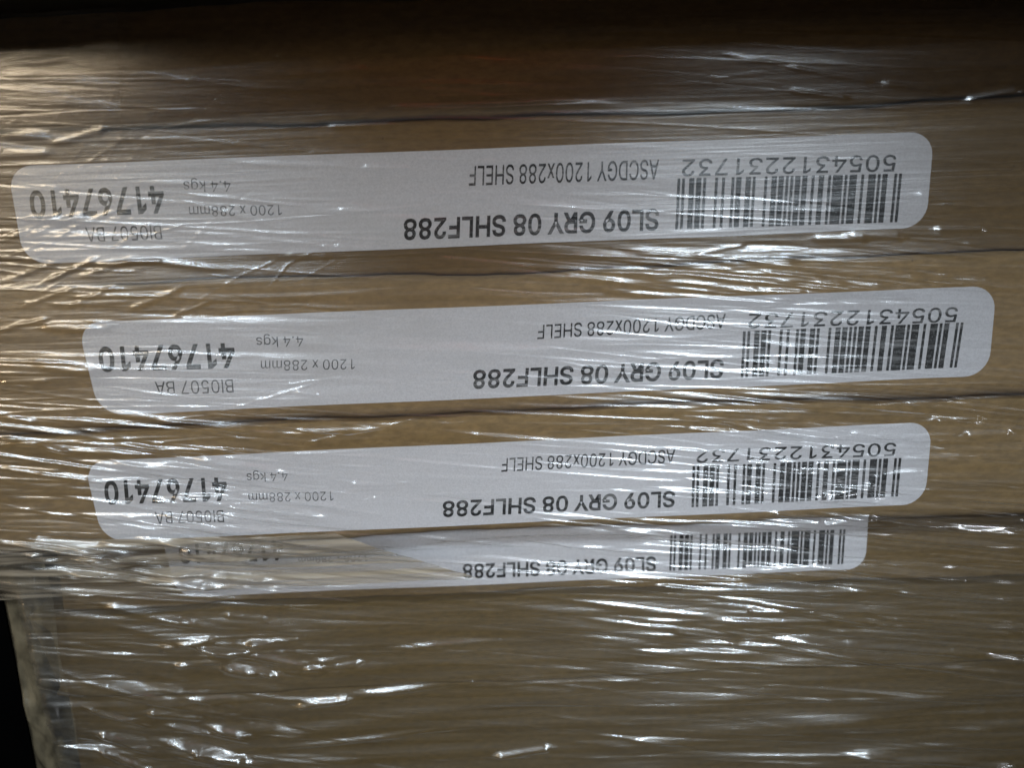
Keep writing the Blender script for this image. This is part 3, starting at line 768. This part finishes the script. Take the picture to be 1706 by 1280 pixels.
FOLDS = [
    # right side, cold glints
    ([(1173, 435), (1418, 446)], 4, .62), ([(1203, 440), (1383, 467)], 5, .66), ([(1263, 450), (1418, 474)], 4, .6), ([(1120, 447), (1300, 452)], 3, .45),
    ([(1328, 479), (1423, 493)], 8, .70), ([(1250, 478), (1345, 486)], 4, .5), ([(1420, 490), (1560, 484), (1700, 480)], 4, .42),
    ([(1263, 570), (1383, 586)], 4, .62), ([(1230, 602), (1300, 607)], 3, .5), ([(1440, 524), (1600, 530)], 3, .35),
    ([(1228, 655), (1453, 675)], 5, .55), ([(1453, 676), (1700, 660)], 4, .42), ([(1115, 693), (1200, 698), (1290, 704)], 4, .42), ([(1240, 668), (1400, 690)], 3, .4),
    ([(1550, 701), (1640, 698)], 5, .6), ([(1600, 726), (1690, 722)], 5, .55), ([(1520, 727), (1570, 725)], 3, .45),
    ([(1180, 722), (1330, 743), (1446, 756)], 4, .62), ([(1220, 716), (1400, 730)], 5, .55), ([(1150, 716), (1290, 722)], 3, .5),
    ([(1363, 771), (1500, 765), (1639, 759)], 4, .5), ([(1330, 787), (1485, 783)], 4, .55), ([(1290, 788), (1407, 802)], 4, .62),
    ([(1461, 791), (1540, 785)], 4, .55), ([(1200, 805), (1384, 826), (1511, 844), (1700, 866)], 4, .60), ([(1384, 826), (1443, 813)], 8, .66), ([(1350, 832), (1470, 830)], 3, .5),
    ([(1200, 797), (1340, 812)], 4, .5), ([(1354, 853), (1416, 862), (1706, 892)], 3.5, .56), ([(1384, 871), (1437, 864)], 7, .66), ([(1280, 853), (1380, 868)], 3, .5),
    ([(1259, 870), (1452, 891), (1706, 917)], 5, .62), ([(1330, 894), (1500, 916)], 3, .35), ([(1313, 934), (1413, 948), (1706, 975)], 5, .6), ([(1220, 935), (1340, 946)], 3, .4),
    ([(1265, 960), (1366, 968), (1496, 985), (1706, 1003)], 5.5, .68), ([(1273, 1007), (1353, 1020), (1443, 1037), (1700, 1056)], 6, .68), ([(1243, 1018), (1320, 1020)], 4, .5), ([(1353, 1017), (1706, 1048)], 4, .5),
    ([(1278, 1060), (1378, 1072), (1706, 1100)], 6, .62), ([(1220, 1074), (1303, 1078), (1448, 1100), (1706, 1125)], 7, .74), ([(1113, 1050), (1238, 1070)], 5, .34),
    ([(1400, 1256), (1700, 1279)], 5, .5), ([(1508, 836), (1706, 862)], 3, .34), ([(1540, 800), (1706, 815)], 3, .3),
    # lower left, soft glints on the slack film
    ([(170, 1008), (325, 1040)], 6, .46), ([(113, 927), (250, 942), (380, 956)], 7, .66), ([(140, 935), (330, 960)], 5, .55), ([(215, 895), (330, 907), (435, 921)], 4.5, .58), ([(245, 957), (400, 979)], 7, .64),
    ([(295, 917), (440, 933)], 5, .52), ([(333, 1083), (412, 1098)], 10, .72), ([(350, 1080), (395, 1086)], 5, .55), ([(355, 1113), (440, 1130)], 9, .72), ([(388, 1113), (440, 1123)], 7, .55),
    ([(303, 1074), (320, 1071)], 8, .66), ([(330, 1107), (348, 1105)], 8, .66), ([(448, 1071), (472, 1069)], 9, .7), ([(270, 1189), (318, 1194)], 9, .7), ([(525, 1173), (558, 1168)], 10, .74),
    ([(138, 1178), (258, 1211)], 5, .42), ([(250, 1229), (415, 1263)], 8, .66), ([(320, 1248), (415, 1267)], 6, .5), ([(335, 1208), (435, 1232)], 7, .5), ([(270, 1206), (430, 1239)], 5, .42),
    ([(197, 1232), (226, 1240)], 6, .6), ([(180, 1258), (240, 1280)], 5, .5), ([(853, 1256), (890, 1250)], 6, .74), ([(490, 1108), (630, 1090)], 7, .40), ([(500, 1116), (610, 1102)], 6, .36),
    ([(650, 1080), (830, 1067)], 7, .26), ([(415, 1252), (810, 1208)], 10, .24), ([(565, 1160), (785, 1135)], 9, .24), ([(370, 1025), (448, 1032)], 6, .45), ([(240, 1059), (400, 1090), (560, 1120)], 8, .26),
    # third label, left
    ([(320, 760), (485, 788)], 4.5, .62), ([(320, 769), (430, 785)], 4, .55), ([(370, 760), (500, 775)], 3, .42), ([(240, 832), (480, 870)], 4, .56), ([(275, 828), (450, 852)], 3.5, .5), ([(300, 845), (490, 876)], 3, .45),
    ([(598, 807), (665, 806)], 4, .56), ([(565, 820), (622, 829), (600, 836)], 3, .4), ([(215, 780), (330, 800)], 4, .35), ([(60, 788), (160, 800)], 4, .35), ([(480, 757), (640, 750)], 3, .4),
    # under the second label
    ([(165, 687), (300, 702), (450, 722)], 5, .64), ([(250, 700), (470, 724)], 4, .5), ([(475, 723), (590, 717), (680, 706)], 5, .52), ([(510, 737), (715, 695)], 3, .42), ([(0, 730), (60, 738), (125, 756)], 4, .48), ([(0, 690), (40, 700)], 4, .5), ([(0, 776), (110, 785)], 4, .42),
    # second label, left: warm glints
    ([(63, 547), (136, 550), (197, 543)], 4.5, .60), ([(95, 543), (135, 545)], 7, .5), ([(237, 507), (281, 489)], 6, .66), ([(285, 528), (354, 501)], 3, .48), ([(120, 509), (178, 483)], 3.2, .5), ([(62, 502), (101, 488)], 3.5, .56),
    ([(40, 600), (113, 606), (199, 616)], 3.5, .56), ([(89, 612), (140, 618)], 5, .5), ([(0, 637), (91, 635)], 3, .46), ([(80, 508), (222, 502)], 3, .5), ([(115, 495), (260, 493)], 3, .46), ([(0, 429), (47, 433)], 4, .6), ([(20, 545), (50, 538)], 4, .5),
    ([(365, 687), (545, 633)], 3, .34), ([(500, 638), (545, 632)], 3.2, .44), ([(600, 634), (618, 635)], 4, .62), ([(262, 585), (420, 597)], 3, .3), ([(425, 545), (560, 562)], 3, .3),
    # first label, left and middle
    ([(18, 310), (103, 316)], 4, .46), ([(35, 366), (155, 364)], 4, .66), ([(155, 364), (350, 367)], 3, .36), ([(64, 420), (120, 382)], 3.4, .54), ([(185, 418), (258, 369)], 3.6, .60), ([(47, 382), (70, 371)], 4, .58), ([(88, 376), (103, 370)], 4.5, .6), ([(145, 370), (155, 366)], 4, .58), ([(182, 370), (190, 364)], 4, .56),
    ([(287, 329), (500, 391)], 4, .38), ([(300, 322), (520, 345)], 4, .34), ([(350, 345), (560, 400)], 5, .34), ([(475, 423), (553, 429)], 4.5, .66), ([(420, 395), (600, 418)], 4, .34), ([(555, 407), (625, 414)], 4, .5), ([(235, 400), (500, 416)], 4, .30), ([(240, 395), (310, 373)], 3, .3),
    ([(385, 272), (500, 275), (688, 281)], 4.5, .52), ([(600, 279), (690, 280)], 5, .56), ([(505, 255), (630, 254)], 4, .5), ([(690, 262), (770, 270)], 3, .5), ([(430, 331), (560, 334), (635, 350)], 4, .40), ([(580, 350), (640, 351)], 4, .58), ([(650, 262), (840, 268)], 3, .36),
    ([(140, 441), (260, 436), (385, 450)], 4.5, .50), ([(110, 454), (130, 445)], 4, .62), ([(175, 448), (190, 443)], 5, .6), ([(52, 452), (60, 449)], 5, .6), ([(196, 455), (206, 453)], 4, .6), ([(205, 434), (275, 434)], 3.5, .5),
    # above the first label
    ([(0, 109), (60, 103), (135, 93)], 8, .50), ([(0, 124), (40, 124), (77, 121)], 10, .66), ([(77, 122), (250, 124), (400, 145), (585, 153)], 8, .34), ([(290, 135), (380, 142), (540, 152)], 6, .42), ([(0, 229), (50, 224), (95, 221)], 8, .62), ([(118, 231), (150, 222)], 5, .56),
    ([(100, 233), (300, 232), (400, 240), (480, 246)], 7, .40), ([(15, 258), (55, 256)], 8, .52), ([(645, 178), (780, 183)], 5, .60), ([(700, 180), (1050, 172)], 6, .34), ([(853, 190), (1100, 187), (1353, 182)], 6, .36), ([(1303, 110), (1463, 138)], 6, .42), ([(1463, 138), (1580, 152)], 6, .3), ([(1203, 128), (1253, 123)], 6, .42), ([(1203, 90), (1300, 108)], 6, .3), ([(1310, 150), (1420, 165)], 6, .3),
    ([(530, 120), (615, 114)], 6, .4), ([(455, 93), (530, 92)], 5, .4), ([(685, 95), (853, 105)], 6, .34), ([(700, 138), (853, 140)], 5, .3), ([(630, 18), (853, 35)], 7, .3), ([(540, 212), (665, 208)], 4, .5),
    ([(1553, 328), (1590, 334)], 5, .5), ([(1560, 340), (1650, 345)], 4, .42), ([(1553, 383), (1648, 382)], 5, .52), ([(1390, 398), (1410, 398)], 6, .56), ([(1447, 393), (1470, 394)], 6, .56), ([(1178, 420), (1220, 411)], 3.5, .5), ([(1230, 420), (1350, 416)], 4, .4), ([(1600, 405), (1700, 420)], 5, .36), ([(1650, 160), (1660, 158)], 7, .5),
    # slanting creases at the upper left
    ([(187, 160), (165, 225)], 4, .34), ([(112, 165), (84, 215)], 4, .30), ([(240, 235), (180, 320)], 4, .34), ([(150, 230), (90, 305)], 4, .34), ([(200, 230), (165, 290)], 4, .26), ([(30, 190), (0, 250)], 5, .3), ([(440, 490), (480, 440), (600, 380)], 3, .30), ([(285, 528), (400, 460), (480, 425)], 3, .28), ([(510, 462), (545, 442)], 3.5, .4),
]

for p in FOLDS:
    pts, w, sl = p[:3]
    a, b = pts[0], pts[-1]
    q, _d = glint_slope(((a[0] + b[0]) / 2, (a[1] + b[1]) / 2), (b[0] - a[0], b[1] - a[1]), WARM if a[0] < 300 and (a[1] < 300 or (a[1] < 620 and RNG.rand() < .6)) else None)
    q = min(abs(q), 0.9)
    if abs(b[1] - a[1]) > 0.5 * abs(b[0] - a[0]):
        q *= 0.55
    ln_ = math.hypot(b[0] - a[0], b[1] - a[1])
    if ln_ < 70 and len(pts) == 2:                    # short glints: the middle of a longer, finer pleat
        k_ = 0.5 * (105 / ln_ - 1)
        a, b = (a[0] + (a[0] - b[0]) * k_, a[1] + (a[1] - b[1]) * k_), (b[0] + (b[0] - a[0]) * k_, b[1] + (b[1] - a[1]) * k_)
        pts, w = [a, b], min(w, 5)
    fold(pts, min(w, 7) * (1.1 if sl > .45 else .75), q * (1.03 if sl > .45 else .97), 0.16 if w < 6.5 else 0.42)
for a, b, w in (((700, 186), (1060, 164), 4), ((780, 181), (960, 172), 4), ((755, 95), (800, 98), 5), ((490, 652), (535, 658), 4.5), ((1080, 462), (1118, 461), 4)):
    q, _d = glint_slope(((a[0] + b[0]) / 2, (a[1] + b[1]) / 2), (b[0] - a[0], b[1] - a[1]), RED)
    fold([a, b], w, abs(q) * 1.02, 0.2)


# fine pleats everywhere: the film is pulled tight along the stack, running slightly down to the right
def scatter(n, xr, zr, ang, spread, length, width, rel, power=2.0, taper=0.45):
    for _ in range(n):
        x, z = RNG.uniform(*xr), RNG.uniform(*zr)
        a = RNG.normal(ang, spread)
        l = RNG.uniform(*length)
        w = RNG.uniform(*width)
        dx, dz = l * math.cos(a) / 2, l * math.sin(a) / 2
        q, _d = glint_slope((x, z), (dx, dz))
        if z < 330:
            q *= 0.55
        if z > 1010 and x > 520:                      # the lower right hangs smooth
            q *= 0.62 if z > 1110 or x < 1180 else 0.9
        if z > 1000 and x < 520:
            q *= 0.6
        if z > 930 and x < 75:
            q *= 0.2
        if abs(a) > 0.4:
            q *= 0.6
        sl = min(abs(q), .8) * (rel[0] + (rel[1] - rel[0]) * RNG.rand() ** power) * RNG.choice((1, 1, -1))
        fold([(x - dx, z - dz), (x + dx, z + dz)], w, sl, taper, RNG.normal(0, 0.014))

scatter(800, (-100, 1800), (-60, 1360), 0.045, 0.045, (120, 700), (2.0, 6), (.08, .62), 1.6)
scatter(200, (-100, 1800), (-60, 1360), 0.045, 0.05, (300, 900), (1.5, 2.8), (.6, 1.06), 1.0, .16)
scatter(130, (-100, 1800), (-60, 1360), 0.04, 0.07, (60, 240), (1.6, 3.4), (.10, .85), 2.0)
scatter(110, (-100, 1800), (-60, 1360), 0.03, 0.06, (300, 1000), (8, 22), (.08, .55), 1.5)
scatter(170, (950, 1800), (420, 1100), 0.075, 0.03, (250, 800), (1.6, 3.6), (.3, 1.08), 1.2, .15)
scatter(80, (-60, 520), (660, 1000), 0.09, 0.04, (180, 600), (1.6, 4), (.3, 1.08), 1.2, .15)
scatter(60, (-60, 420), (150, 560), -0.62, 0.15, (40, 190), (1.6, 3.4), (.2, 1.0), 1.5)
scatter(80, (-60, 420), (400, 700), 0.02, 0.08, (30, 160), (1.6, 3.2), (.2, 1.10), 1.2)
scatter(60, (60, 560), (1020, 1340), 0.16, 0.05, (80, 360), (4, 12), (.1, .7), 1.4)
scatter(50, (1080, 1480), (430, 500), 0.07, 0.03, (200, 560), (2.5, 7), (.75, 1.08), 0.7, .14)
scatter(50, (1150, 1500), (700, 840), 0.09, 0.05, (120, 420), (1.8, 4), (.7, 1.08), 0.7, .14)
scatter(18, (1180, 1480), (860, 1110), 0.10, 0.03, (240, 640), (2.5, 6), (.7, 1.08), 0.7, .14)
scatter(26, (60, 460), (890, 985), 0.09, 0.03, (120, 360), (2.0, 5), (.7, 1.08), 0.7, .14)
scatter(26, (240, 520), (750, 880), 0.12, 0.03, (120, 320), (1.8, 4), (.7, 1.08), 0.7, .14)
scatter(22, (150, 460), (1040, 1300), 0.17, 0.04, (80, 260), (4, 9), (.5, 1.04), 1.0, .4)
scatter(60, (400, 1750), (1080, 1370), -0.10, 0.05, (150, 600), (7, 18), (.08, .5), 1.2)

V[..., 0], V[..., 1], V[..., 2] = xx, yy - H * grow, zz
# plain tails of the sheet, on along the stack out of the frame
tail_l, tail_r = V[:, :1].copy(), V[:, -1:].copy()
tail_l[..., 0] -= 0.10
tail_r[..., 0] += 0.12
V = np.concatenate([tail_l, V, tail_r], axis=1)
NX += 2
fl = V.reshape(-1, 3)
keep = ~((V[:-1, :-1, 2] < SEAM[4] - 0.0045) & (V[:-1, 1:, 0] < left5 - 0.0002)).ravel()   # there the bunched film takes over
me = bpy.data.meshes.new('film_sheet')
nv = NX * NZ
me.vertices.add(nv)
me.vertices.foreach_set('co', fl.astype(np.float32).ravel())
ii = (np.arange(NZ - 1)[:, None] * NX + np.arange(NX - 1)[None, :]).ravel()[keep]
quads = np.stack([ii, ii + NX, ii + NX + 1, ii + 1], 1).astype(np.int32)
nf = len(quads)
me.loops.add(nf * 4)
me.loops.foreach_set('vertex_index', quads.ravel())
me.polygons.add(nf)
me.polygons.foreach_set('loop_start', np.arange(nf, dtype=np.int32) * 4)
me.polygons.foreach_set('loop_total', np.full(nf, 4, np.int32))
me.polygons.foreach_set('use_smooth', np.ones(nf, bool))
me.update(calc_edges=True)
me.materials.append(film_material('stretch_film', 3.3, 0.014, 0.15, 0.55))
wrap = bpy.data.objects.new('stretch_wrap', me)
COL.objects.link(wrap)
wrap['label'] = 'clear creased stretch film pulled tight round the whole stack of boxes'
wrap['category'] = 'stretch wrap'

# slack film bunched up in many layers where it leaves the corner of the lower boxes
bn_x, bn_z = 40, 220
bx = np.linspace(xe - 0.0012, left5 + 0.0042, bn_x)
bz = np.linspace(SEAM[4] + 0.002, -0.205, bn_z)
BX, BZ = np.meshgrid(bx, bz)
BY = np.zeros(BX.shape)
for _ in range(60):
    cx, cz, a = RNG.uniform(bx[0], bx[-1]), RNG.uniform(bz[-1], bz[0]), RNG.normal(1.9, .5)
    w_, l_ = RNG.uniform(.0012, .0040), RNG.uniform(.006, .025)
    u = (BX - cx) * math.cos(a) + (BZ - cz) * math.sin(a)
    q = -(BX - cx) * math.sin(a) + (BZ - cz) * math.cos(a)
    BY -= RNG.uniform(.12, .38) * w_ * np.exp(-(q / w_) ** 2 - (u / l_) ** 2)
edge = np.clip((BX - xe) / 0.003, 0, 1)
BY = 0.0138 - 0.0022 * np.clip((BX - xe) / 0.003, 0, 1) + np.maximum(BY * 1.3, -0.003) * edge * np.clip((bx[-1] - BX) / 0.002, 0, 1)
bv = np.stack([BX + 0.0004 * edge * np.sin(BZ * 190), BY, BZ], -1).reshape(-1, 3)
bf = [(j * bn_x + i, (j + 1) * bn_x + i, (j + 1) * bn_x + i + 1, j * bn_x + i + 1) for j in range(bn_z - 1) for i in range(bn_x - 1)]
mesh_obj('bunched_film', bv, bf, film_material('bunched_stretch_film', 1.4, 0.24, 0.22, 0.2, (.40, .33, .21), True), wrap, smooth=True)


# further turns of the wrap lie over the sheet in places
def overlap(corners, nu, nv, mat, lift=0.0005, pleats=60, width=(2, 6), steep=.3):
    c = [np.array(p, float) for p in corners]
    S_, T_ = np.meshgrid(np.linspace(0, 1, nu), np.linspace(0, 1, nv))
    PXY = [((1 - S_) * (1 - T_) * c[0][i] + S_ * (1 - T_) * c[1][i] + S_ * T_ * c[2][i] + (1 - S_) * T_ * c[3][i]) for i in (0, 1)]
    I_ = np.clip((PXY[0] - PX0) / SX, 0, len(gx) - 2)
    J_ = np.clip((PXY[1] - PZ0) / SZ, 0, NZ - 2)
    i_, j_ = I_.astype(int), J_.astype(int)
    fi, fj = I_ - i_, J_ - j_
    def smp(A):
        return A[j_, i_] * (1 - fi) * (1 - fj) + A[j_, i_ + 1] * fi * (1 - fj) + A[j_ + 1, i_] * (1 - fi) * fj + A[j_ + 1, i_ + 1] * fi * fj
    h = smp(H) * smp(grow)
    mm = float(grow.mean())
    for _ in range(pleats):
        x, z = RNG.rand(), RNG.rand()
        px, pz = ((1 - x) * (1 - z) * c[0] + x * (1 - z) * c[1] + x * z * c[2] + (1 - x) * z * c[3])
        a = RNG.normal(.08, .05)
        w_ = RNG.uniform(*width)
        u = (PXY[0] - px) * math.cos(a) + (PXY[1] - pz) * math.sin(a)
        q = -(PXY[0] - px) * math.sin(a) + (PXY[1] - pz) * math.cos(a)
        h += RNG.uniform(.2, 1) * steep * w_ * mm * np.exp(-(q / w_) ** 2 - (u / RNG.uniform(40, 200)) ** 2)
    v = np.stack([smp(xx), smp(yy) - h - lift, smp(zz)], -1).reshape(-1, 3)
    f_ = [(j * nu + i, (j + 1) * nu + i, (j + 1) * nu + i + 1, j * nu + i + 1) for j in range(nv - 1) for i in range(nu - 1)]
    return mesh_obj('overlapping_film', v, f_, mat, wrap, smooth=True)


HAZY = film_material('layered_stretch_film', 2.2, 0.42, 0.16, 0.6, (.38, .32, .24))
THIN = film_material('thin_stretch_film', 1.2, 0.030, 0.14, 0.5)
overlap([(-140, 905), (560, 888), (800, 962), (-140, 1004)], 260, 90, HAZY, pleats=90, steep=.45)
overlap([(-140, -80), (196, -80), (204, 240), (-140, 262)], 110, 110, THIN, pleats=40, width=(4, 12))
